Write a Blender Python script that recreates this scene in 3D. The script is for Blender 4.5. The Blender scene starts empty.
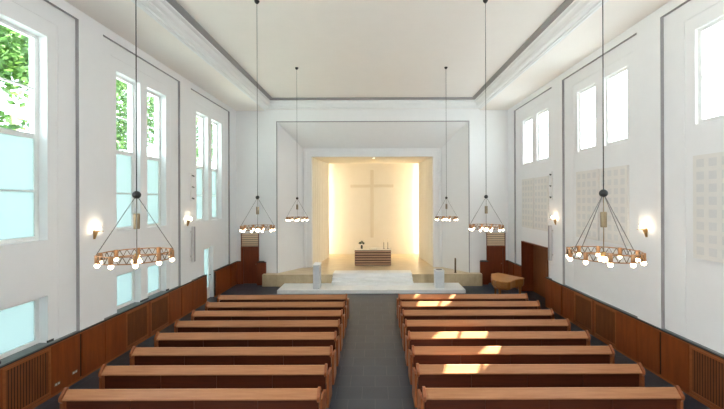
import bpy, bmesh, math, random
from mathutils import Vector, Matrix
random.seed(7)
SC = bpy.context.scene
COL = SC.collection
PI = math.pi
R = math.radians

# ------------------------------------------------------------------ materials
def newmat(name):
    m = bpy.data.materials.new(name); m.use_nodes = True
    nt = m.node_tree; nt.nodes.clear()
    return m, nt, nt.nodes.new('ShaderNodeOutputMaterial')

def N(nt, t, **kw):
    n = nt.nodes.new(t)
    for k, v in kw.items():
        if k in n.inputs: n.inputs[k].default_value = v
        else: setattr(n, k, v)
    return n

def rgb(r, g, b):
    f = lambda c: (c/255/12.92) if c/255 <= .04045 else ((c/255+.055)/1.055)**2.4
    return (f(r), f(g), f(b), 1)

def noisy(name, c1, c2, rough=.6, scale=(4, 4, 4), detail=4, bump=0, metal=0, coat=0, spec=.5, tex='Object', lo=.3, hi=.7, wave=None):
    """principled material whose colour wanders between c1 and c2 by object-space noise"""
    m, nt, out = newmat(name)
    p = N(nt, 'ShaderNodeBsdfPrincipled', Roughness=rough, Metallic=metal)
    p.inputs['Coat Weight'].default_value = coat
    p.inputs['Specular IOR Level'].default_value = spec
    tc = N(nt, 'ShaderNodeTexCoord'); mp = N(nt, 'ShaderNodeMapping'); mp.inputs['Scale'].default_value = scale
    nz = N(nt, 'ShaderNodeTexNoise', Scale=1.0, Detail=detail, Roughness=.6)
    cr = N(nt, 'ShaderNodeValToRGB')
    cr.color_ramp.elements[0].position = lo; cr.color_ramp.elements[0].color = c1
    cr.color_ramp.elements[1].position = hi; cr.color_ramp.elements[1].color = c2
    L = nt.links.new
    L(tc.outputs[tex], mp.inputs['Vector']); L(mp.outputs[0], nz.inputs['Vector']); L(nz.outputs['Fac'], cr.inputs[0])
    L(cr.outputs[0], p.inputs['Base Color'])
    if bump:
        b = N(nt, 'ShaderNodeBump', Strength=bump, Distance=.01)
        L(nz.outputs['Fac'], b.inputs['Height']); L(b.outputs[0], p.inputs['Normal'])
    L(p.outputs[0], out.inputs[0])
    return m

def emit(name, c, s):
    m, nt, out = newmat(name)
    e = N(nt, 'ShaderNodeEmission', Color=c, Strength=s)
    nt.links.new(e.outputs[0], out.inputs[0]); return m

def glassy(name, tint, frosted):
    m, nt, out = newmat(name); L = nt.links.new
    tr = N(nt, 'ShaderNodeBsdfTransparent', Color=tint)
    if frosted:
        a = N(nt, 'ShaderNodeBsdfTranslucent', Color=tint)
        tr.inputs[0].default_value = (.3, .4, .4, 1)
        mix = N(nt, 'ShaderNodeMixShader', Fac=.06)
        L(a.outputs[0], mix.inputs[1]); L(tr.outputs[0], mix.inputs[2])
    else:
        mix = None
    g = N(nt, 'ShaderNodeBsdfGlossy', Roughness=.25 if frosted else .02)
    lw = N(nt, 'ShaderNodeLayerWeight', Blend=.25)
    mx = N(nt, 'ShaderNodeMath', operation='MULTIPLY'); mx.inputs[1].default_value = .25
    L(lw.outputs['Fresnel'], mx.inputs[0])
    m2 = N(nt, 'ShaderNodeMixShader')
    L(mx.outputs[0], m2.inputs[0]); L((mix or tr).outputs[0], m2.inputs[1]); L(g.outputs[0], m2.inputs[2])
    L(m2.outputs[0], out.inputs[0]); return m

M = {}
M['wall'] = noisy('white plaster', rgb(233, 233, 234), rgb(235, 235, 236), .85, (3, 3, 3), spec=.2)
M['ceil'] = noisy('ceiling plaster', rgb(236, 230, 225), rgb(238, 232, 227), .9, (2, 2, 2), spec=.1)
M['soffit'] = M['ceil']
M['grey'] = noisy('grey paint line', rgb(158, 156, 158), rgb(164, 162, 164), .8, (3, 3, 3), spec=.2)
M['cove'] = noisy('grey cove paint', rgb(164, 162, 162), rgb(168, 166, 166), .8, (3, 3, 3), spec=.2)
M['cream'] = noisy('cream pleated panel', rgb(238, 231, 216), rgb(241, 234, 220), .8, (3, 3, 3), spec=.2)
M['altarwall'] = noisy('cream altar wall', rgb(240, 233, 220), rgb(243, 236, 224), .8, (2, 2, 2), spec=.2)
M['cross'] = noisy('beige relief', rgb(226, 216, 198), rgb(230, 220, 203), .8, (3, 3, 3), spec=.2)
M['winframe'] = noisy('white window lacquer', rgb(226, 226, 224), rgb(230, 230, 229), .45, (3, 3, 3))
M['glass'] = glassy('clear pane', (.93, .97, .97, 1), False)
M['frost'] = glassy('frosted pane', (.295, .345, .345, 1), True)
M['dimmed'] = glassy('tinted clear pane', (.76, .83, .83, 1), False)  # clear glass darkened in colour to hold back sky light on the left
def woodset(n, dark, light, rough, coat=0, sc=(1.5, 22, 22), lo=.25, hi=.75):
    M[n] = noisy(n, dark, light, rough, sc, 5, .05, coat=coat, lo=lo, hi=hi, spec=.4)
woodset('pew rail wood', rgb(156, 102, 65), rgb(180, 126, 85), .38)
woodset('shaded pew wood', rgb(70, 27, 10), rgb(94, 42, 17), .5)  # pew wood darkened: the shade on the backs sits in the colour
woodset('pew end wood', rgb(130, 70, 38), rgb(160, 94, 56), .4, sc=(20, 20, 2))
woodset('dado wood', rgb(112, 52, 18), rgb(140, 70, 27), .42, sc=(14, 10, 1.2))
woodset('dado wood edge', rgb(132, 74, 38), rgb(160, 94, 52), .42, sc=(14, 2, 14))
woodset('slat wood', rgb(104, 54, 24), rgb(130, 74, 36), .5, sc=(14, 14, 2))
woodset('door wood', rgb(102, 45, 20), rgb(124, 58, 27), .42, sc=(14, 14, 1.5))
woodset('alcove wood', rgb(104, 56, 25), rgb(130, 74, 36), .5, sc=(14, 14, 1.5))
woodset('piano wood', rgb(134, 84, 40), rgb(158, 106, 56), .35, sc=(3, 14, 14))
woodset('piano lid wood', rgb(176, 122, 66), rgb(200, 146, 88), .35, sc=(3, 14, 14))
woodset('altar board', rgb(176, 136, 108), rgb(196, 156, 128), .55, sc=(2, 20, 20))
woodset('altar core', rgb(70, 46, 34), rgb(92, 62, 46), .6, sc=(2, 20, 20))
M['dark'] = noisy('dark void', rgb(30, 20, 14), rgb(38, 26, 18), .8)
M['slate'] = noisy('slate sill', rgb(92, 98, 100), rgb(118, 124, 126), .5, (8, 8, 8))
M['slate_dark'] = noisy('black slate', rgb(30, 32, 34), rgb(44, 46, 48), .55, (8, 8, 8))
M['marble'] = noisy('white marble', rgb(232, 233, 234), rgb(242, 242, 242), .4, (2.2, 2.2, 2.2), 8)
M['greymarble'] = noisy('pale grey marble', rgb(212, 215, 220), rgb(228, 231, 235), .4, (3, 3, 3), 8)
M['sand'] = noisy('polished sandstone', rgb(196, 172, 134), rgb(222, 200, 164), .28, (1.2, 5, 3), 6, spec=.6)
M['sandface'] = noisy('sandstone face', rgb(178, 158, 126), rgb(206, 188, 156), .5, (2.5, 4, 1.2), 6)
M['brass'] = noisy('brass', rgb(176, 138, 84), rgb(196, 158, 100), .32, (9, 9, 9), metal=.85)
M['copper'] = noisy('copper ring', rgb(160, 118, 84), rgb(178, 134, 96), .4, (9, 9, 9), metal=.7)
M['black'] = noisy('black metal', rgb(38, 38, 38), rgb(48, 48, 48), .45, (9, 9, 9), metal=.3)
M['steel'] = noisy('steel wire', rgb(110, 108, 106), rgb(128, 126, 124), .4, (9, 9, 9), metal=.5)
M['pewter'] = noisy('patinated brass', rgb(128, 112, 88), rgb(150, 132, 104), .4, (9, 9, 9), metal=.8)
M['panelwhite'] = noisy('acoustic white', rgb(224, 221, 217), rgb(228, 225, 221), .85, (5, 5, 5), spec=.2)
M['panelhole'] = noisy('perforated white', rgb(212, 211, 210), rgb(218, 217, 216), .9, (60, 60, 60), spec=.1)
M['transom'] = noisy('warm transom panel', rgb(238, 216, 184), rgb(242, 222, 192), .7, (3, 3, 3))
M['speaker'] = noisy('grey speaker', rgb(196, 194, 194), rgb(204, 202, 202), .6, (9, 9, 9))
M['bulb'] = emit('lit bulb', (1, .80, .54, 1), 12)
M['sconcebulb'] = emit('lit sconce lamp', (1, .82, .58, 1), 46)
M['strip'] = emit('warm light strip', (1, .91, .66, 1), 27)
M['downlight'] = emit('lit downlight', (1, .8, .5, 1), 30)
M['leaf'] = noisy('leaf green', rgb(34, 70, 16), rgb(84, 118, 40), .6, (2, 2, 2))
M['bouquet'] = noisy('bouquet green', rgb(40, 58, 26), rgb(74, 84, 40), .7, (30, 30, 30))
M['bark'] = noisy('bark', rgb(84, 70, 56), rgb(112, 96, 78), .9, (9, 9, 2), bump=.4)
M['grass'] = noisy('pale gravel ground', rgb(190, 192, 188), rgb(206, 208, 204), .9, (3, 3, 3))
M['vase'] = noisy('dark vase', rgb(44, 44, 34), rgb(58, 56, 42), .3, (9, 9, 9))
M['paper'] = noisy('book paper', rgb(244, 238, 226), rgb(248, 243, 232), .8, (9, 9, 9))
M['linen'] = noisy('white altar cloth', rgb(232, 222, 206), rgb(238, 229, 214), .85, (9, 9, 9))
M['wax'] = noisy('candle wax', rgb(232, 220, 196), rgb(238, 228, 206), .6, (9, 9, 9))
M['bronze'] = noisy('dark bronze', rgb(92, 76, 58), rgb(112, 94, 72), .4, (9, 9, 9), metal=.6)

# slate floor tiles
def floor_mat():
    m, nt, out = newmat('slate floor tiles'); L = nt.links.new
    p = N(nt, 'ShaderNodeBsdfPrincipled', Roughness=.42)
    tc = N(nt, 'ShaderNodeTexCoord'); mp = N(nt, 'ShaderNodeMapping'); mp.inputs['Location'].default_value = (.28, 0, 0)
    bk = N(nt, 'ShaderNodeTexBrick', offset=.5, offset_frequency=2)
    bk.inputs['Color1'].default_value = rgb(48, 56, 69); bk.inputs['Color2'].default_value = rgb(55, 63, 76)
    bk.inputs['Mortar'].default_value = rgb(84, 90, 98)
    bk.inputs['Scale'].default_value = 1; bk.inputs['Mortar Size'].default_value = .006; bk.inputs['Mortar Smooth'].default_value = .3
    bk.inputs['Brick Width'].default_value = .58; bk.inputs['Row Height'].default_value = .5
    nz = N(nt, 'ShaderNodeTexNoise', Scale=2.5, Detail=7)
    mx = N(nt, 'ShaderNodeMix', data_type='RGBA', blend_type='MULTIPLY'); mx.inputs[0].default_value = .45
    cr = N(nt, 'ShaderNodeValToRGB'); cr.color_ramp.elements[0].color = (.6, .6, .6, 1); cr.color_ramp.elements[1].color = (1, 1, 1, 1)
    cr.color_ramp.elements[0].position = .3; cr.color_ramp.elements[1].position = .6
    L(tc.outputs['Object'], mp.inputs[0]); L(mp.outputs[0], bk.inputs[0]); L(tc.outputs['Object'], nz.inputs['Vector'])
    L(nz.outputs['Fac'], cr.inputs[0]); L(bk.outputs[0], mx.inputs[6]); L(cr.outputs[0], mx.inputs[7])
    L(mx.outputs[2], p.inputs['Base Color']); L(p.outputs[0], out.inputs[0]); return m
M['floor'] = floor_mat()

# ------------------------------------------------------------------ mesh helpers
class MB:
    def __init__(s): s.v = []; s.f = []; s.mi = []; s.sm = []
    def add(s, vs, fs, mi=0, smooth=False):
        o = len(s.v); s.v += [tuple(v) for v in vs]
        for f in fs: s.f.append([i+o for i in f]); s.mi.append(mi); s.sm.append(smooth)
        return s
    def box(s, x0, x1, y0, y1, z0, z1, mi=0):
        return s.add([(x0,y0,z0),(x1,y0,z0),(x1,y1,z0),(x0,y1,z0),(x0,y0,z1),(x1,y0,z1),(x1,y1,z1),(x0,y1,z1)],
              [(0,3,2,1),(4,5,6,7),(0,1,5,4),(1,2,6,5),(2,3,7,6),(3,0,4,7)], mi)
    def tube(s, p, q, r, r2=None, n=8, mi=0, caps=True):
        p, q = Vector(p), Vector(q); r2 = r if r2 is None else r2
        d = (q-p).normalized(); a = d.orthogonal().normalized(); b = d.cross(a)
        vs = []
        for c, rr in ((p, r), (q, r2)):
            for i in range(n):
                t = 2*PI*i/n; vs.append(c + a*rr*math.cos(t) + b*rr*math.sin(t))
        fs = [(i, (i+1) % n, n+(i+1) % n, n+i) for i in range(n)]
        s.add(vs, fs, mi, True)
        if caps: s.add(vs, [tuple(range(n))[::-1], tuple(range(n, 2*n))], mi)
        return s
    def lathe(s, prof, c=(0, 0, 0), n=16, mi=0):
        """prof: list of (r, z)"""
        vs = []; fs = []; k = len(prof)
        for i in range(n):
            t = 2*PI*i/n
            for r, z in prof: vs.append((c[0]+r*math.cos(t), c[1]+r*math.sin(t), c[2]+z))
        for i in range(n):
            j = (i+1) % n
            for m in range(k-1): fs.append((i*k+m, j*k+m, j*k+m+1, i*k+m+1))
        return s.add(vs, fs, mi, True)
    def sphere(s, c, r, sz=1, n=14, mi=0):
        k = 8
        return s.lathe([(max(1e-4, r*math.sin(PI*i/k)), -r*sz*math.cos(PI*i/k)) for i in range(k+1)], c, n, mi)
    def prism(s, pts, a0, a1, axis, mi=0):
        """polygon pts extruded along an axis. axis 'x': pts=(y,z); 'y': pts=(x,z); 'z': pts=(x,y)"""
        def P(u, v, w): return {'x': (w, u, v), 'y': (u, w, v), 'z': (u, v, w)}[axis]
        n = len(pts)
        vs = [P(u, v, a0) for u, v in pts] + [P(u, v, a1) for u, v in pts]
        fs = [tuple(range(n))[::-1], tuple(range(n, 2*n))] + [(i, (i+1) % n, n+(i+1) % n, n+i) for i in range(n)]
        return s.add(vs, fs, mi)
    def quad(s, a, b, c, d, mi=0): return s.add([a, b, c, d], [(0, 1, 2, 3)], mi)
    def build(s, name, mats, parent=None, bevel=0, recalc=True):
        me = bpy.data.meshes.new(name); me.from_pydata(s.v, [], s.f)
        for m in (mats if isinstance(mats, (list, tuple)) else [mats]): me.materials.append(M[m])
        for p, i, sm in zip(me.polygons, s.mi, s.sm): p.material_index = i; p.use_smooth = sm
        if recalc:
            b = bmesh.new(); b.from_mesh(me); bmesh.ops.remove_doubles(b, verts=b.verts, dist=1e-5)
            bmesh.ops.recalc_face_normals(b, faces=b.faces); b.to_mesh(me); b.free()
        o = bpy.data.objects.new(name, me); COL.objects.link(o)
        if parent: o.parent = parent
        if bevel:
            md = o.modifiers.new('Bevel', 'BEVEL'); md.width = bevel; md.segments = 2; md.limit_method = 'ANGLE'
        return o

def tag(o, label=None, cat=None, group=None, kind=None):
    for k, v in (('label', label), ('category', cat), ('group', group), ('kind', kind)):
        if v: o[k] = v
    return o
def empty(name, loc=(0, 0, 0), rz=0, **kw):
    o = bpy.data.objects.new(name, None); COL.objects.link(o); o.location = loc; o.rotation_euler = (0, 0, rz)
    o.empty_display_size = .2
    return tag(o, **kw)
def copy_tree(o, parent=None):
    c = o.copy(); COL.objects.link(c)
    if parent: c.parent = parent
    for ch in list(o.children): copy_tree(ch, c)
    return c
def box1(name, m, dims, parent=None, bevel=0): return MB().box(*dims).build(name, m, parent, bevel)

# ------------------------------------------------------------------ dimensions
XL, XR = -7.14, 6.95           # pilaster planes of the side walls
YB, YE = -9.0, 17.9            # open rear end, aisle end wall
ZC, ZS = 9.42, 8.97            # coffer ceiling, perimeter soffit
ZD = 1.19                      # top of the wood panelling
FARS = [3.99, 8.36, 12.73, 17.10]
BW = 3.62
CEN = [f-BW/2 for f in FARS]

# ------------------------------------------------------------------ relief walls
def relief(name, base, sgn, T, u0, u1, v0, v1, rects, mats):
    """wall in the y-z plane; rects (u0,u1,v0,v1,depth) override in order, depth None = opening"""
    U = sorted({u0, u1} | {r[i] for r in rects for i in (0, 1) if u0 < r[i] < u1})
    V = sorted({v0, v1} | {r[i] for r in rects for i in (2, 3) if v0 < r[i] < v1})
    def depth(u, v):
        d = 0
        for a, b, c, e, dd in rects:
            if a < u < b and c < v < e: d = dd
        return d
    D = [[depth((U[i]+U[i+1])/2, (V[j]+V[j+1])/2) for j in range(len(V)-1)] for i in range(len(U)-1)]
    mb = MB(); P = lambda d, u, v: (base+sgn*d, u, v)
    def dd(i, j):
        if 0 <= i < len(U)-1 and 0 <= j < len(V)-1: return T if D[i][j] is None else D[i][j]
        return T
    for i in range(len(U)-1):
        for j in range(len(V)-1):
            a, b, c, e = U[i], U[i+1], V[j], V[j+1]
            if D[i][j] is not None:
                d = D[i][j]
                mb.quad(P(d, a, c), P(d, b, c), P(d, b, e), P(d, a, e)); mb.quad(P(T, a, c), P(T, b, c), P(T, b, e), P(T, a, e))
            for (ni, nj, p, q) in ((i+1, j, (b, c), (b, e)), (i, j+1, (a, e), (b, e))):
                d1, d2 = dd(i, j), dd(ni, nj)
                if abs(d1-d2) > 1e-6:
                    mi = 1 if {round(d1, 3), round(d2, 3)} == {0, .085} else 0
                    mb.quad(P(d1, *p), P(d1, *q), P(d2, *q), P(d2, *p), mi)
            if i == 0 and D[i][j] is not None: mb.quad(P(D[i][j], a, c), P(D[i][j], a, e), P(T, a, e), P(T, a, c))
            if j == 0 and D[i][j] is not None: mb.quad(P(D[i][j], a, c), P(D[i][j], b, c), P(T, b, c), P(T, a, c))
    return tag(mb.build(name, mats), kind='structure')

TL, TR = .50, .30
WO, WH = .66, .50
DL0, DL1, DLZ = 14.66, 15.50, 2.30     # glazed side door in the left wall
AL0, AL1, ALZ = 13.95, 16.30, 2.38     # wood lined alcove in the right wall
rl, rr = [], []
EXB = [-.38, -4.75]  # unseen added bays, openings left unglazed to let in more light
for k, f in enumerate(FARS+EXB):
    c = f-BW/2; cl = c-.06
    rl += [(f-BW, f, 0, 8.73, .085), (cl-1.40, cl+1.40, 0, 8.34, .097)]
    rr += [(f-BW, f, 0, 8.73, .085), (c-.16-1.42, c-.16+1.42, ZD, 8.34, .097)]
    for s in (-1, 1):
        w = cl+s*WO
        rl.append((w-WH, w+WH, 3.47, 7.98, None))
        if k != 3: rl.append((w-WH, w+WH, ZD-.02, 2.24, None))
        w = c-.16+s*.69
        rr.append((w-.48, w+.48, 5.96, 8.04, None))
rl.append((DL0, DL1, 0, DLZ, None))
rr.append((AL0, AL1, 0, ALZ, None))
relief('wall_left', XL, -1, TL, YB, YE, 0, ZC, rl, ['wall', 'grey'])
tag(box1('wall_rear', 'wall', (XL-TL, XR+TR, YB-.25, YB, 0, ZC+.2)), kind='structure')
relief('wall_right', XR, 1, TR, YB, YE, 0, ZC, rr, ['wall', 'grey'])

# ------------------------------------------------------------------ floor, chancel, outside ground
tag(box1('floor', 'floor', (XL-TL, XR+TR+.6, YB, 24.4, -.12, 0)), kind='structure')
tag(box1('ground', 'grass', (-60, -8.0, -30, 60, -.5, -.3)), kind='structure')
ZCH = .60
yF = 17.30
ch = MB()
xs0, xs1 = -2.10, 1.92
ch.box(-5.62, xs0, yF, 24.2, 0.0, ZCH); ch.box(xs1, 5.42, yF, 24.2, 0.0, ZCH); ch.box(xs0, xs1, 17.55, 24.2, 0.0, ZCH)
for p in range(len(ch.f)): pass
chan = ch.build('floor_chancel', ['sand', 'sandface'])
for p in chan.data.polygons:
    if abs(p.normal.z) < .5: p.material_index = 1
tag(chan, 'raised sandstone chancel floor behind the white altar steps', kind='structure')
t = tag(box1('altar_platform', 'marble', (-4.5, 4.22, 15.95, 17.30, 0.001, .17), bevel=.006),
        'broad low white marble platform in front of the chancel', 'platform')
st = empty('altar_steps', ((xs0+xs1)/2, 16.9, .17), label='white marble steps rising from the platform to the altar', cat='steps')
hw = (xs1-xs0)/2-.005
for a, z1 in ((0.0, .143), (.30, .287)):
    MB().box(-hw, hw, a, .648, (0.0 if a == 0 else .143), z1).build('step', 'marble', st, .006)
MB().box(-hw, hw, .648, 1.35, .43, .442).build('landing_slab', 'marble', st, .004)
MB().box(-hw, hw, .60, .648, .287, .442).build('riser', 'marble', st)

# ------------------------------------------------------------------ ceiling, cornice
cx0, cx1, cy1 = -5.02, 4.90, 17.10      # inner edges of the raised ceiling field
tag(box1('ceiling', 'ceil', (XL-TL, XR+TR, YB, YE+.3, ZC, ZC+.25)), kind='structure')
def soffit(name, prof, m):
    """profile (distance from wall-side in, z) swept along left, end and right as a U"""
    mb = MB()
    def path(o): return [(cx0-o, YB), (cx0-o, cy1+o), (cx1+o, cy1+o), (cx1+o, YB)]
    ps = [[(x, y, z) for x, y in path(o)] for o, z in prof]
    for i in range(len(ps)-1):
        for j in range(3): mb.quad(ps[i][j], ps[i][j+1], ps[i+1][j+1], ps[i+1][j])
    return tag(mb.build(name, m), kind='structure')
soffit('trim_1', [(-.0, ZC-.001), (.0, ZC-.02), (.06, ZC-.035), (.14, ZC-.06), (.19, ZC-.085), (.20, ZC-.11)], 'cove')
soffit('trim_2', [(.20, ZC-.06), (.13, ZC-.11), (.13, ZC-.16), (.20, ZC-.20), (.21, ZC-.25), (.24, ZC-.30), (.30, ZC-.34), (.31, ZC-.38),
                  (.36, ZC-.40), (.44, ZC-.41), (.46, ZC-.45), (.50, ZS+.01), (.54, ZS-.012), (.60, ZS+.0)], 'wall')
sf = MB()
sf.box(XL-.05, cx0-.55, YB, YE, ZS, ZC-.01); sf.box(cx1+.55, XR+.05, YB, YE, ZS, ZC-.01)
sf.box(cx0-.55, cx1+.55, cy1+.48, YE, ZS, ZC-.01)
tag(sf.build('ceiling_soffit', 'soffit'), kind='structure')

# ------------------------------------------------------------------ end wall
YW = 17.66
HX0, HX1, HZ = -4.94, 4.84, 8.32        # grey lined opening of the splay
FX0, FX1, FZ, FY = -3.89, 3.72, 7.17, 19.2
ew = MB()
q = ew.quad
WX0, WX1 = -5.62, 5.42
q((WX0, YW, 0), (HX0, YW, 0), (HX0, YW, ZC), (WX0, YW, ZC)); q((HX1, YW, 0), (WX1, YW, 0), (WX1, YW, ZC), (HX1, YW, ZC))
q((HX0, YW, HZ), (HX1, YW, HZ), (HX1, YW, ZC), (HX0, YW, ZC))
for (a, b) in ((HX0, FX0), (HX1, FX1)): q((a, YW, .55), (b, FY, .55), (b, FY, FZ), (a, YW, HZ))
q((HX0, YW, HZ), (HX1, YW, HZ), (FX1, FY, FZ), (FX0, FY, FZ))
q((WX0, YW, 0), (WX0, YE, 0), (WX0, YE, ZC), (WX0, YW, ZC)); q((WX1, YW, 0), (WX1, YE, 0), (WX1, YE, ZC), (WX1, YW, ZC))
DX = [(-6.90, -5.97), (5.82, 6.80)]     # the two end doors
DZT = 1.93
for x0, x1, (d0, d1) in ((XL-TL, WX0, DX[0]), (WX1, XR+TR, DX[1])):
    ew.box(x0, d0, YE, YE+.25, 0, ZC); ew.box(d1, x1, YE, YE+.25, 0, ZC); ew.box(d0, d1, YE, YE+.25, 2.62, ZC)
tag(ew.build('wall_end', 'wall'), kind='structure')
g = MB()
w_ = .055
g.box(HX0-w_, HX0, YW-.012, YW+.02, ZCH, HZ+w_); g.box(HX1, HX1+w_, YW-.012, YW+.02, ZCH, HZ+w_); g.box(HX0, HX1, YW-.012, YW+.02, HZ, HZ+w_)
tag(g.build('trim_3', 'grey'), kind='structure')
# moulded white frame of the recess
NX0, NX1, NZ = -3.45, 3.28, 6.73
fr = MB()
for (o0, o1, y0) in ((0.30, .45, 19.06), (0.0, .30, 19.12), (0, .06, 19.09)):
    a0, a1, b0, b1 = NX0-o1, NX0-o0, NX1+o0, NX1+o1
    fr.box(a0, a1, y0, 19.3, ZCH, NZ+o1); fr.box(b0, b1, y0, 19.3, ZCH, NZ+o1); fr.box(a1, b0, y0, 19.3, NZ+o0, NZ+o1)
tag(fr.build('trim_4', 'wall', bevel=.008), kind='structure')
# pleated side panels, niche ceiling, altar wall
def pleats(xa, xb, out):
    n = 10; mb = MB(); a = Vector((xa, 19.3, 0)); b = Vector((xb, 22.6, 0)); d = (b-a); nrm = Vector((out*d.y, -out*d.x, 0)).normalized()
    pts = []
    for i in range(n):
        for (t, o) in ((.0, 0), (.62, .0), (.70, .05), (.92, .05)): pts.append(a+d*((i+t)/n)+nrm*o)
    pts.append(b)
    back = [p+nrm*.16 for p in (pts[0], pts[-1])]
    for i in range(len(pts)-1):
        p, r = pts[i], pts[i+1]
        mb.quad((p.x, p.y, ZCH), (r.x, r.y, ZCH), (r.x, r.y, NZ+.1), (p.x, p.y, NZ+.1))
    e = pts[-1]; f_ = back[1]; h = back[0]
    mb.quad((e.x, e.y, ZCH), (f_.x, f_.y, ZCH), (f_.x, f_.y, NZ+.1), (e.x, e.y, NZ+.1))
    mb.quad((f_.x, f_.y, ZCH), (h.x, h.y, ZCH), (h.x, h.y, NZ+.1), (f_.x, f_.y, NZ+.1))
    return mb
tag(pleats(NX0, -2.95, -1).build('wall_niche_left', 'cream'), kind='structure')
tag(pleats(NX1, 2.92, 1).build('wall_niche_right', 'cream'), kind='structure')
nc = MB().box(NX0-.3, NX1+.3, 19.25, 22.6, NZ, NZ+.15)
tag(nc.build('ceiling_niche', 'cream'), kind='structure')
aw = MB().box(-4.6, 4.5, 23.8, 24.0, 0, 8.2).box(-4.6, -4.45, 19.3, 23.8, 0, 8.2).box(4.35, 4.5, 19.3, 23.8, 0, 8.2).box(-4.6, 4.5, 19.3, 24, 8.2, 8.4).box(-4.6, 4.5, 19.3, 19.4, 6.9, 8.3)
tag(aw.build('wall_altar', 'altarwall'), kind='structure')
cr = empty('wall_cross', (-.13, 23.8, 1.75), label='tall pale beige cross in low relief on the altar wall', cat='cross')
MB().box(-.115, .115, -.05, 0, 0, 4.66).build('upright', 'cross', cr, .02)
MB().box(-1.48, 1.48, -.045, -.002, 3.45, 3.65).build('crossbar', 'cross', cr, .02)
for s, x in (('left', -3.75), ('right', 3.72)):
    ls = empty('light_strip', (x, 23.0, ZCH), label='warm vertical light strip hidden behind the %s pleated niche panel' % s, cat='light strip', group='light strips behind the niche panels')
    MB().box(-.05, .05, -.03, .03, 0, .04).build('base', 'winframe', ls)
    MB().tube((0, 0, .04), (0, 0, 6.1), .03).build('tube', 'strip', ls)
dl = empty('downlight', (.0, 19.75, NZ), label='small round downlight in the niche ceiling', cat='downlight')
MB().lathe([(.10, 0), (.10, -.015), (.075, -.018), (.07, -.004), (.07, .0)]).build('rim', 'winframe', dl)
MB().lathe([(.001, -.006), (.07, -.006)]).build('lamp_disc', 'downlight', dl)

# ------------------------------------------------------------------ windows
nwin = [0]
def window(side, yc, z0, z1, w, label, bars, frosted_below=None, thick=()):
    """window unit set inside its opening: frame, bars and panes"""
    nwin[0] += 1
    sg = -1 if side == 'left' else 1
    x = XL-.33 if side == 'left' else XR+.20
    o = empty('window_%d' % nwin[0], (x, yc, z0), label=label, cat='window', kind='structure')
    hw_, H = w/2, z1-z0
    f = MB(); fw = .085
    f.box(-.04, .04, -hw_, -hw_+fw, 0, H).box(-.04, .04, hw_-fw, hw_, 0, H).box(-.04, .04, -hw_+fw, hw_-fw, 0, fw).box(-.04, .04, -hw_+fw, hw_-fw, H-fw, H)
    for i, zb in enumerate(bars):
        t = .055 if i in thick else .016
        f.box(-.035, .035, -hw_+fw, hw_-fw, zb-t-z0, zb+t-z0)
    f.build('frame', 'winframe', o)
    a, b = -hw_+fw-.01, hw_-fw+.01
    zs = [z0+fw]+list(bars)+[z1-fw]
    zf = frosted_below if frosted_below is not None else z0
    if zf > z0+.01: MB().box(-.006, .006, a, b, fw-.01, min(zf, z1-fw)-z0).build('frosted_pane', 'frost', o)
    if zf < z1-.1: MB().box(-.006, .006, a, b, max(zf, z0+fw)-z0, H-fw+.01).build('clear_pane', 'dimmed' if side == 'left' else 'glass', o)
    if side == 'right':
        h = MB().box(-.075, -.045, hw_-fw-.05, hw_-fw-.01, .9, 1.05)
        h.build('handle', 'winframe', o)
    return o
bayn = ['nearest', 'middle', 'farthest']
for k in (1, 2, 3):
    c = CEN[k]
    for s, pos in ((-1, 'nearer'), (1, 'farther')):
        window('left', c-.06+s*WO, 3.47, 7.98, 2*WH-.002, 'tall narrow window, %s of the pair in the %s bay of the left wall' % (pos, bayn[k-1]),
               [4.55, 5.75, 6.79], 5.75, (1,))
        if k < 3:
            window('left', c-.06+s*WO, ZD, 2.24, 2*WH-.002, 'low frosted window under the %s tall one in the %s left bay' % (pos, bayn[k-1]), [], 9)
        window('right', c-.16+s*.69, 5.96, 8.04, .958, 'high bright window, %s of the pair in the %s bay of the right wall' % (pos, bayn[k-1]), [6.98])
# glazed side door
d = empty('door_1', (XL-.28, (DL0+DL1)/2, 0), label='white glazed side door in the far bay of the left wall', cat='door', kind='structure')
hw_ = (DL1-DL0)/2
f = MB().box(-.04, .04, -hw_, -hw_+.09, 0, DLZ).box(-.04, .04, hw_-.09, hw_, 0, DLZ).box(-.04, .04, -hw_+.09, hw_-.09, DLZ-.1, DLZ).box(-.04, .04, -hw_+.09, hw_-.09, 0, .5).box(-.035, .035, -.16, -.10, .5, DLZ-.1)
f.build('frame', 'winframe', d); MB().box(-.006, .006, -hw_+.08, hw_-.08, .49, DLZ-.09).build('frosted_pane', 'frost', d)
MB().box(.04, .09, hw_-.07, hw_-.03, 1.0, 1.03).build('handle', 'black', d)

# end doors with grilled transoms
for i, ((d0, d1), lab) in enumerate(zip(DX, ('dark wooden door at the end of the left aisle', 'reddish brown wooden door at the end of the right aisle, behind the piano'))):
    o = empty('door_%d' % (i+2), ((d0+d1)/2, YE, 0), label=lab, cat='door', kind='structure'); w = (d1-d0)/2
    MB().box(-w, -w+.12, -.06, .2, 0, DZT).box(w-.12, w, -.06, .2, 0, DZT).box(-w+.12, w-.12, -.06, .2, DZT-.11, DZT).build('frame', 'door wood', o, .005)
    l = MB().box(-w+.12, w-.12, .06, .11, 0.005, DZT-.11)
    leaf = l.build('leaf', 'door wood', o)
    MB().box(w-.2, w-.16, .0, .06, 1.0, 1.03).build('handle', 'pewter', leaf)
    MB().box(-w, w, .06, .1, DZT, 2.62).build('transom_panel', 'transom', o)
    b = MB()
    for kk in range(6): b.box(-w, w, -.04, .0, DZT+.03+kk*.112, DZT+.046+kk*.112)
    for xx in (-w+.015, w-.015): b.box(xx-.012, xx+.012, -.05, .02, DZT, 2.62)
    b.build('transom_grille', 'slat wood', o)

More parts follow.
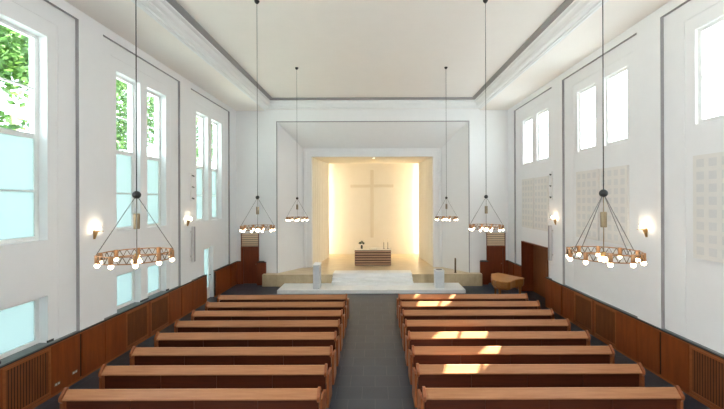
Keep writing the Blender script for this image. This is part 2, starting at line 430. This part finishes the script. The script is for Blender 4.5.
# ------------------------------------------------------------------ wood panelling, sills, radiator grilles
def panelling(side, name, spans, grilles, sillspans):
    sg = 1 if side == 'left' else -1; X = XL if side == 'left' else XR
    fx = lambda a, b: (min(X+sg*a, X+sg*b), max(X+sg*a, X+sg*b))
    mb = MB()
    for (y0, y1) in spans:
        # plain boards between grilles, divided at joints
        cuts = sorted([y0, y1]+[c for gk in grilles for c in gk if y0 < c < y1]+[f for f in FARS+[f-BW for f in FARS] if y0 < f < y1])
        for a, b in zip(cuts, cuts[1:]):
            if any(abs((a+b)/2-(g0+g1)/2) < .3 for g0, g1 in grilles): continue
            x0, x1 = fx(-.06, .035); mb.box(x0, x1, a+(.035 if a in FARS else .006), b-(.035 if b in FARS else .006), .06, ZD-.06, 0)
        x0, x1 = fx(-.06, .025); mb.box(x0, x1, y0, y1, ZD-.08, ZD-.03, 1)
        x0, x1 = fx(-.06, .02); mb.box(x0, x1, y0, y1, 0, .07, 1)
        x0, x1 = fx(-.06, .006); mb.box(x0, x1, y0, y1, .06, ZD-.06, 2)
    tag(mb.build(name, ['dado wood', 'dado wood edge', 'dark']), kind='structure')
panelling('left', 'trim_5', [(YB, DL0), (DL1, YE)], [], [])
GR_L = []
for k in (1, 2):
    for s in (-1, 1):
        c = CEN[k]+s*.545
        GR_L.append((k, s, c-.5, c+.5))
bpy.data.objects.remove(bpy.data.objects['trim_5'], do_unlink=True)
gl = [(a, b) for k, s, a, b in GR_L if not (k == 1 and s == -1)]
panelling('left', 'trim_5', [(YB, DL0), (DL1, YE)], gl, [])
gr_ = [(a, b) for k, s, a, b in GR_L if not (k == 1 and s == -1)]
panelling('right', 'trim_6', [(YB, AL0), (AL1, YE)], gr_, [])
def sills(side, name, spans):
    sg = 1 if side == 'left' else -1; X = XL if side == 'left' else XR
    mb = MB()
    for (y0, y1) in spans:
        x0, x1 = sorted((X-sg*.0, X+sg*.05)); mb.box(x0, x1, y0, y1, ZD-.032, ZD-.002, 1)      # thin dark nosing along the top
        for f, c in zip(FARS, CEN):
            a, b = max(f-BW, y0), min(f, y1)
            if b > a:
                x0, x1 = sorted((X-sg*.085, X+sg*.0)); mb.box(x0, x1, a, b, ZD-.03, ZD, 0)
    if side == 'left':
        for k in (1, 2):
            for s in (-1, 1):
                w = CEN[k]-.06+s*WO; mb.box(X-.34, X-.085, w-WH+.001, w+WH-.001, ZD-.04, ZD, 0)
                mb.box(X-.112, X-.080, w+WH-.02, w+WH+(.34 if s < 0 else .12), ZD+.0, ZD+.05, 1)   # black block painted in for the dark sill gap at the pier foot
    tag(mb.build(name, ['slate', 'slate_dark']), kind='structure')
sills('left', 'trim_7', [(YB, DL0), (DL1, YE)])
sills('right', 'trim_8', [(YB, AL0), (AL1, YE)])
pd = MB()
for (x0, x1) in ((XL+.04, DX[0][0]), (DX[0][1], WX0+.1), (WX1-.02, DX[1][0]), (DX[1][1], XR-.04)):
    yb = 17.58 if x1 < -5 and x0 > -6 or (x0 > 5 and x0 < 5.5) else YE-.08
    pd.box(x0+.004, x1-.004, yb, YE, .0, ZD-.03, 0); pd.box(x0, x1, yb-.015, YE, ZD-.03, ZD, 1)
tag(pd.build('trim_9', ['door wood', 'slate_dark']), kind='structure')
def grille(side, y0, y1, label):
    sg = 1 if side == 'left' else -1; X = XL if side == 'left' else XR
    o = empty('radiator_grille', (X, (y0+y1)/2, 0), 0 if side == 'left' else PI, label=label, cat='radiator grille', group='radiator grilles in the wall panelling')
    w = (y1-y0)/2-.008; z0, z1 = .09, ZD-.085
    MB().box(-.03, .028, -w, -w+.05, z0, z1).box(-.03, .028, w-.05, w, z0, z1).box(-.03, .028, -w+.05, w-.05, z0, z0+.05).box(-.03, .028, -w+.05, w-.05, z1-.05, z1).build('frame', 'dado wood edge', o)
    s = MB(); n = 15
    for i in range(n):
        y = -w+.05+(2*w-.1)*(i+.5)/n; s.box(-.03, .015, y-.017, y+.017, z0+.05, z1-.05)
    s.build('slats', 'slat wood', o)
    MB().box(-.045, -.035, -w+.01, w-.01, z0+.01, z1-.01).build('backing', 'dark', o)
for k, s, a, b in GR_L:
    if k == 1 and s == -1: continue
    for side in ('left', 'right'):
        if k == 1: lab = 'slatted wooden radiator grille in the nearest bay of the %s wall' % side
        else: lab = 'slatted wooden radiator grille, %s of the two side by side in the %s wall' % ('nearer' if s < 0 else 'farther', side)
        grille(side, a, b, lab)
# alcove lining in the right wall
al = MB(); D_ = .58
al.box(XR+D_-.03, XR+D_, AL0, AL1, 0, ALZ, 1); al.box(XR-.005, XR+D_, AL1-.03, AL1, 0, ALZ, 0); al.box(XR-.005, XR+D_, AL0, AL0+.03, 0, ALZ, 1)
al.box(XR-.005, XR+D_, AL0, AL1, ALZ-.03, ALZ, 0)
tag(al.build('door_4', ['door wood', 'alcove wood']), 'open wood lined doorway niche in the far right wall', 'doorway', kind='structure')
# wall sockets low on the near left panelling
for y, z in ((8.17, .28), (7.72, .24)):
    o = empty('wall_socket', (XL+.036, y, z), label='small metal double socket on the near left panelling, %s the wooden joint' % ('beside' if y > 8 else 'away from'), cat='socket')
    MB().box(0, .008, -.07, .07, -.035, .035).build('plate', 'pewter', o, .003)
    MB().box(.008, .011, -.055, -.01, -.02, .02).box(.008, .011, .01, .055, -.02, .02).build('outlets', 'speaker', o)

# ------------------------------------------------------------------ acoustic panels on the right wall
def acoustic(y0, y1, label):
    w = (y1-y0)/2; H = 2.23
    mb = MB()
    sq, p, nx, nz = .17, .268, 4, 8
    py = (2*w-.06)/nx
    ys = [-w]; zs = [0]
    for i in range(nx): yc = -w+.03+py*(i+.5); ys += [yc-sq/2, yc+sq/2]
    for i in range(nz): zc = .045+p*(i+.5); zs += [zc-sq/2, zc+sq/2]
    ys.append(w); zs.append(H)
    for i in range(len(ys)-1):
        for k in range(len(zs)-1):
            mb.quad((-.06, ys[i], zs[k]), (-.06, ys[i+1], zs[k]), (-.06, ys[i+1], zs[k+1]), (-.06, ys[i], zs[k+1]), 1 if i % 2 and k % 2 else 0)
    for (a, b) in zip(ys, ys[1:]):
        for z in (0, H): mb.quad((-.06, a, z), (-.06, b, z), (.004, b, z), (.004, a, z))
    for (a, b) in zip(zs, zs[1:]):
        for y in (-w, w): mb.quad((-.06, y, a), (-.06, y, b), (.004, y, b), (.004, y, a))
    mb.quad((.004, -w, 0), (.004, w, 0), (.004, w, H), (.004, -w, H))
    o = mb.build('acoustic_panel', ['panelwhite', 'panelhole']); o.location = (XR+.091, (y0+y1)/2, 3.04)
    tag(o, label, 'acoustic panel', 'acoustic panels on the right wall')
for k in (1, 2, 3):
    c = CEN[k]-.20
    for s in (-1, 1):
        if k == 1 and s == -1: continue
        y0, y1 = (c-1.2, c-.05) if s < 0 else (c+.05, c+1.2)
        if k == 1: lab = 'white perforated acoustic panel alone at the right edge of the photo'
        elif k == 2: lab = 'white perforated acoustic panel behind the near right chandelier, %s of its pair' % ('nearer' if s < 0 else 'farther')
        else: lab = 'white perforated acoustic panel above the wood doorway niche, %s of its pair' % ('nearer' if s < 0 else 'farther')
        acoustic(y0, y1, lab)

# ------------------------------------------------------------------ wall sconces, spot rails, column speakers
def sconce(X, sg, y, label):
    o = empty('wall_sconce', (X, y, 3.56), 0 if sg > 0 else PI, label=label, cat='wall lamp', group='brass wall sconces on the pilasters')
    MB().box(0, .012, -.035, .035, -.20, .03).build('wall_plate', 'brass', o, .003)
    MB().tube((.012, 0, -.20), (.06, 0, -.02), .014, .034, 10).build('stem', 'brass', o)
    MB().box(.012, .22, -.045, .045, -.012, .004).build('tray', 'brass', o, .004)
    b = MB().lathe([(.025, .0), (.025, .03), (.02, .035)], (.13, 0, .004), 12).build('socket', 'brass', o)
    MB().sphere((.13, 0, .08), .038, 1.15).build('bulb', 'sconcebulb', b)
for X, sg, sd in ((XL, 1, 'left'), (XR, -1, 'right')):
    sconce(X, sg, 8.80, 'lit brass sconce on the pilaster beside the near %s chandelier' % sd)
    sconce(X, sg, 13.20, 'lit brass sconce on the far pilaster of the %s wall' % sd)
    o = empty('spotlight_rail', (X, 13.42, 4.30), 0 if sg > 0 else PI, label='slim white rail with three small spotlights high on the far %s pilaster' % sd, cat='spotlight', group='spotlight rails on the far pilasters')
    MB().box(0, .05, -.03, .03, 0, 1.12).build('rail', 'winframe', o, .004)
    for i in range(3):
        s = MB().tube((.05, 0, .12+i*.44), (.10, 0, .12+i*.44), .012).build('bracket', 'black', o)
        MB().tube((.09, -.03, .13+i*.44), (.11, .06, .10+i*.44), .022, .028, 12).build('spot_head', 'black' if i != 1 else 'steel', s)
    o = empty('column_speaker', (X, 13.42, 1.95), 0 if sg > 0 else PI, label='tall slim grey column loudspeaker under the spotlights of the far %s pilaster' % sd, cat='loudspeaker', group='column loudspeakers on the far pilasters')
    MB().box(.06, .16, -.055, .055, 0, 1.38).build('body', 'speaker', o, .012)
    MB().box(.16, .166, -.045, .045, .02, 1.36).build('grille', 'grey', o)
    for z in (.2, 1.15): MB().box(0, .06, -.03, .03, z, z+.04).build('bracket', 'speaker', o)

# ------------------------------------------------------------------ chandeliers
ZR = 3.635
def chandelier(x, y, phase, label):
    stay = R(4) if (x > 0 and y < 5) else math.atan2(-y, -x)
    o = empty('ring_chandelier', (x, y, ZR), label=label, cat='chandelier', group='brass ring chandeliers of ten bulbs')
    r = .40; top = ZC-ZR
    MB().lathe([(.001, top-.07), (.03, top-.07), (.06, top-.03), (.065, top)]).build('ceiling_rose', 'black', o)
    MB().tube((0, 0, .80), (0, 0, top-.05), .006, n=6).build('cable', 'black', o)
    MB().sphere((0, 0, .77), .05).build('ball_joint', 'black', o)
    MB().lathe([(.001, .535), (.033, .535), (.036, .525), (.036, .35), (.033, .34), (.001, .34)]).build('weight', 'pewter', o)
    MB().tube((0, 0, -.02), (0, 0, .74), .006, n=6).build('rod', 'pewter', o)
    lamp = MB().lathe([(.001, .03), (.025, .03), (.03, -.03), (.001, -.03)]).build('lamp_holder', 'brass', o)
    MB().sphere((0, 0, -.07), .06, .65).build('centre_bulb', 'bulb', lamp)
    for k in range(4):
        a = k*PI/2+stay; MB().tube((.02*math.cos(a), .02*math.sin(a), .73), (r*math.cos(a), r*math.sin(a), .05), .005, n=5).build('stay', 'steel', o)
    f = MB()
    for z, rr_ in ((.045, .007), (-.04, .007)):
        n = 40
        for i in range(n):
            a, b = 2*PI*i/n, 2*PI*(i+1)/n
            f.tube((r*math.cos(a), r*math.sin(a), z), (r*math.cos(b), r*math.sin(b), z), rr_, n=6, caps=False)
    for i in range(10):
        a0 = phase+2*PI*i/10
        for j in range(3):
            a, m, b = a0+2*PI/30*j, a0+2*PI/30*(j+.5), a0+2*PI/30*(j+1)
            P = lambda t, z: (r*math.cos(t), r*math.sin(t), z)
            f.tube(P(a, -.04), P(m, .045), .0045, n=5, mi=1); f.tube(P(m, .045), P(b, -.04), .0045, n=5, mi=1)
    f.build('ring_frame', ['copper', 'bronze'], o)  # truss darker than the hoops: shade of its unlit front put in the colour
    for i in range(10):
        a = phase+2*PI*i/10; c = (r*math.cos(a), r*math.sin(a), 0)
        s = MB().lathe([(.001, .055), (.023, .055), (.025, .05), (.025, -.04), (.02, -.045), (.001, -.045)], c, 10).build('socket', 'copper', o)
        MB().sphere((c[0], c[1], -.066), .027).build('bulb', 'bulb', s)
YC = [4.36, 8.80, 13.25]
for sd, xs in (('left', (-3.0, -2.97, -2.95)), ('right', (2.90, 2.86, 2.78))):
    for k, nm in enumerate(('nearest', 'middle', 'farthest')):
        chandelier(xs[k], YC[k], R({('left', 0): 14.4, ('right', 0): 29.6}.get((sd, k), 9+7*k)),
            {0: 'large looking brass ring chandelier nearest the camera over the %s pews' % sd,
             1: 'brass ring chandelier hanging in front of the %s aisle end door' % sd,
             2: 'small looking brass ring chandelier beside the %s edge of the altar niche' % sd}[k])

# ------------------------------------------------------------------ pews
def make_pew():
    o = empty('church_pew')
    Lh = 2.335
    MB().prism([(-.085, .717), (-.085, .744), (.028, .868), (.05, .868), (.05, .70), (-.03, .70)], -Lh+.03, Lh-.03, 'x').build('top_rail', 'pew rail wood', o, .006)
    b = MB().prism([(.03, .36), (.055, .36), (.045, .715), (.02, .715)], -Lh+.02, Lh-.02, 'x').build('backrest', 'shaded pew wood', o)
    n = 4
    for i in range(1, n):
        x = -Lh+2*Lh*i/n; MB().box(x-.035, x+.035, .0, .03, .10, .715).build('back_post', 'shaded pew wood', o)
    MB().box(-Lh+.02, Lh-.02, .012, .045, .30, .37).build('bottom_rail', 'shaded pew wood', o, .004)
    MB().prism([(.04, .42), (.47, .45), (.475, .48), (.04, .45)], -Lh+.02, Lh-.02, 'x').build('seat', 'pew rail wood', o, .006)
    MB().box(-Lh+.05, Lh-.05, -.14, .0, .145, .17).build('kneeler', 'shaded pew wood', o, .004)
    for s in (-1, 1):
        x0, x1 = sorted((s*(Lh+.005), s*(Lh+.06)))
        prof = [(-.03, 0), (.50, 0), (.50, .10), (.46, .16), (.46, .44), (.48, .56), (.46, .62), (.30, .655), (.12, .69), (-.03, .70)]
        MB().prism(prof, x0, x1, 'x').build('end_panel', 'pew end wood', o, .008)
        x0, x1 = sorted((s*(Lh-.035), s*(Lh+.02)))
        MB().prism([(-.06, .66), (.06, .66), (.06, .885), (.045, .90), (.01, .90), (-.10, .775), (-.10, .71)], x0, x1, 'x').build('corner_post', 'pew end wood', o, .006)
    return o
pew = make_pew()
ords = ['eighth', 'seventh', 'sixth', 'fifth', 'fourth', 'third', 'second', 'first']
first = True
for sd, xc in (('left', -3.345), ('right', 3.23)):
    for i in range(8):
        o = pew if first else copy_tree(pew); first = False
        o.location = (xc, 6.31+.9*i, 0)
        extra = {7: ', facing the platform', 0: ', nearest the camera'}.get(i, '')
        tag(o, 'brown wooden pew %s of the aisle, %s row from the altar%s' % (sd, ords[i], extra), 'pew', 'rows of wooden church pews')

# ------------------------------------------------------------------ altar and what stands on it
a = empty('altar_table', (-.075, 19.65, ZCH), label='wooden block altar of stacked horizontal boards on the chancel', cat='altar')
W = 1.04
MB().box(-W+.02, W-.02, .02, .78, 0, .86).build('core', 'altar core', a)
b = MB()
for i in range(6): b.box(-W, W, 0, .80, .03+i*.145, .03+i*.145+.085)
b.build('boards', 'altar board', a, .004)
MB().box(-W-.01, W+.01, -.01, .81, .865, .905).build('top', 'linen', a, .004)
ZA = ZCH+.905
v = empty('flower_vase', (-.72, 20.0, ZA), label='dark vase with a bunch of green and white flowers on the altar', cat='vase')
MB().lathe([(.001, 0), (.05, 0), (.065, .10), (.05, .2), (.04, .22)]).build('vase_body', 'vase', v)
fo = MB()
for i in range(90):
    th = random.uniform(0, 2*PI); ph = random.uniform(.0, 1.2); rr_ = .19*random.uniform(.5, 1)
    c = Vector((rr_*math.sin(ph)*math.cos(th), rr_*math.sin(ph)*math.sin(th), .24+rr_*math.cos(ph)*1.0))
    dx = Vector((random.gauss(0, 1), random.gauss(0, 1), random.gauss(0, 1))).normalized(); dy = dx.orthogonal().normalized()
    fo.quad(c-dx*.06, c+dy*.032, c+dx*.06, c-dy*.032)
fo.build('foliage', 'bouquet', v)
fl = MB()
for i in range(7):
    th = i*2.4; fl.sphere((.10*math.cos(th)*(i % 3+1)/3, .10*math.sin(th)*(i % 3+1)/3, .40+.02*(i % 2)), .022, n=8)
fl.build('blossoms', 'wax', v)
bk = empty('open_book', (-.06, 19.95, ZA), label='open white book lying on the middle of the altar', cat='book')
MB().prism([(-.20, 0), (0, .0), (.20, 0), (.20, .03), (.10, .06), (0, .04), (-.10, .06), (-.20, .03)], -.14, .14, 'y').build('pages', 'paper', bk)
MB().box(-.21, .21, -.15, .15, 0, .008).build('cover', 'bronze', bk)
for i, x in enumerate((.56, .79)):
    c = empty('altar_candle', (x, 20.0, ZA), label='slender candle in a thin holder on the altar, %s the open book' % ('nearer to' if i == 0 else 'farther from'), cat='candle', group='slender altar candles')
    MB().lathe([(.001, 0), (.05, 0), (.05, .012), (.016, .02), (.014, .34), (.022, .35), (.022, .36)], n=12).build('holder', 'bronze', c)
    MB().tube((0, 0, .36), (0, 0, .60), .015).build('wax_stick', 'wax', c)
    MB().tube((0, 0, .60), (0, 0, .62), .003).build('wick', 'black', c)

# lectern, font, slim post
l = empty('marble_lectern', (-2.68, 16.10, .171), label='upright pale marble lectern block on the left of the platform', cat='lectern')
MB().box(-.18, .12, 0, .55, 0, 1.10).build('body', 'greymarble', l, .008)
MB().prism([(-.0, 1.10), (.55, 1.10), (.55, 1.17), (.0, 1.14)], -.19, .14, 'x').build('reading_top', 'marble', l, .006)
f = empty('baptismal_font', (3.09, 16.25, .171), label='square white marble font block on the right of the platform', cat='font')
MB().box(-.21, .21, 0, .42, 0, .78).build('body', 'greymarble', f, .01)
MB().box(-.22, .22, -.01, .43, .78, .83).build('rim', 'marble', f, .01)
MB().lathe([(.001, .831), (.13, .831), (.15, .836), (.16, .831)], (0, .21, 0), 20).build('basin', 'steel', f)
p = empty('candle_post', (4.14, 17.80-.18, ZCH), label='slim dark candle post on the chancel edge right of the font', cat='candle stand')
MB().box(-.05, .05, -.05, .05, 0, .025).build('base', 'bronze', p, .003)
MB().box(-.036, .036, -.036, .036, .025, .70).build('shaft', 'bronze', p, .004)
MB().lathe([(.03, .70), (.04, .74), (.04, .755), (.001, .745)], n=12).build('candle_dish', 'bronze', p)

# ------------------------------------------------------------------ grand piano
pn = empty('grand_piano', (5.7, 14.75, 0), label='light honey wood baby grand piano, closed, before the right aisle door', cat='piano')
ol = [(5.28, 15.57), (4.97, 14.48), (5.02, 14.22), (5.16, 14.04), (5.38, 13.97), (5.54, 14.06), (5.70, 14.24), (5.90, 14.42), (6.12, 14.54), (6.30, 14.60),
      (6.38, 14.68), (6.37, 14.78), (6.28, 14.88), (5.76, 15.70), (5.66, 15.78)]
loc = [(x-5.7, y-14.75) for x, y in ol]
low = [(x*.93, y*.95) for x, y in loc]
cs = MB().prism(loc, .74, .955, 'z'); n_ = len(loc)
cs.add([(x, y, .74) for x, y in loc]+[(x, y, .65) for x, y in low], [(k, (k+1) % n_, n_+(k+1) % n_, n_+k) for k in range(n_)]+[tuple(range(n_, 2*n_))])
cs.build('case', 'piano wood', pn)
big = [(x*1.015, y*1.015) for x, y in loc]
MB().prism(big, .958, .985, 'z').build('lid', 'piano lid wood', pn, .006)
MB().prism([(-.76, -.22), (-.72, -.23), (-.42, .74), (-.46, .76)], .74, .93, 'z').build('fallboard', 'piano wood', pn, .006)
for (x, y) in ((-.48, -.40), (-.30, .62), (.48, -.10)):
    lg = MB().lathe([(.035, .05), (.03, .1), (.06, .5), (.055, .62), (.07, .66)], (x, y, 0), 10).build('leg', 'piano wood', pn)
    MB().lathe([(.001, 0), (.03, 0), (.035, .03), (.02, .055)], (x, y, 0), 10).build('caster', 'brass', lg)
ly = MB().box(-.50, -.47, .06, .09, .12, .66).box(-.50, -.47, .17, .20, .12, .66).box(-.52, -.45, .03, .23, .08, .13).build('pedal_lyre', 'piano wood', pn)
for k in range(3): MB().box(-.62, -.50, .065+k*.055, .085+k*.055, .09, .10).build('pedal', 'brass', ly)

# ------------------------------------------------------------------ trees outside the left windows
def tree(x, y, h, rc, label, seed):
    random.seed(seed)
    o = empty('broadleaf_tree', (x, y, -.3), label=label, cat='tree', group='trees outside the left windows')
    MB().tube((0, 0, 0), (.1, .1, h*.55), .22, .12, 10).build('trunk', 'bark', o)
    lf = MB(); n = 5200
    cl = [(Vector((random.gauss(0, rc*.4), random.gauss(0, rc*.6), h*.74+random.gauss(0, h*.09))), random.uniform(.7, 1.3)) for _ in range(26)]
    for i in range(n):
        c0, rr_ = random.choice(cl)
        d_ = Vector((random.gauss(0, 1), random.gauss(0, 1), random.gauss(0, 1))).normalized()*rr_*random.uniform(.3, 1)
        c = c0+d_; ax = Vector((random.gauss(0, 1), random.gauss(0, 1), random.gauss(0, .6))).normalized(); ay = ax.orthogonal().normalized()
        s = random.uniform(.09, .17); lf.quad(c-ax*s, c+ay*s*.55, c+ax*s, c-ay*s*.55)
    lf.build('foliage', 'leaf', o, recalc=False)
for i, (x, y, h, lab) in enumerate(((-12.5, 11.8, 13.8, 'green leafy tree seen through the nearest tall window'), (-13.2, 19.3, 13.8, 'green leafy tree seen through the middle pair of tall windows'),
                                    (-13.6, 28.0, 13.8, 'green leafy tree seen through the farthest pair of tall windows'))):
    tree(x, y, h, 2.6, lab, 20+i)

# ------------------------------------------------------------------ light
w = bpy.data.worlds.new('sky'); SC.world = w; w.use_nodes = True
bg = w.node_tree.nodes['Background']; bg.inputs[0].default_value = (.86, .95, 1.0, 1); bg.inputs[1].default_value = 6
sd = bpy.data.lights.new('sun', 'SUN'); sd.energy = 60.0; sd.angle = R(.6); sd.color = (1, .94, .80)
so = bpy.data.objects.new('sun', sd); COL.objects.link(so); so.location = (20, 16, 24)
so.rotation_euler = Vector((-.80, -.41, -1)).to_track_quat('-Z', 'Y').to_euler()

# ------------------------------------------------------------------ camera
cd = bpy.data.cameras.new('camera'); co = bpy.data.objects.new('camera', cd); COL.objects.link(co)
cd.sensor_width = 36; cd.lens = 345/724*36; cd.shift_x = -12/724; cd.shift_y = -4.5/724; cd.clip_start = .05
co.matrix_world = Matrix.Translation((0, 0, 4.33)) @ Matrix.Rotation(PI/2, 4, 'X') @ Matrix.Rotation(R(-.2), 4, 'Z')
SC.camera = co

SC.view_settings.view_transform = 'Standard'; SC.view_settings.look = 'None'
SC.view_settings.gamma = 1; SC.view_settings.exposure = 0.9; SC.view_settings.use_curve_mapping = False
SC.cycles.use_denoising = True
SC.cycles.max_bounces = 12; SC.cycles.diffuse_bounces = 8; SC.cycles.transparent_max_bounces = 12
SC.cycles.sample_clamp_indirect = 6
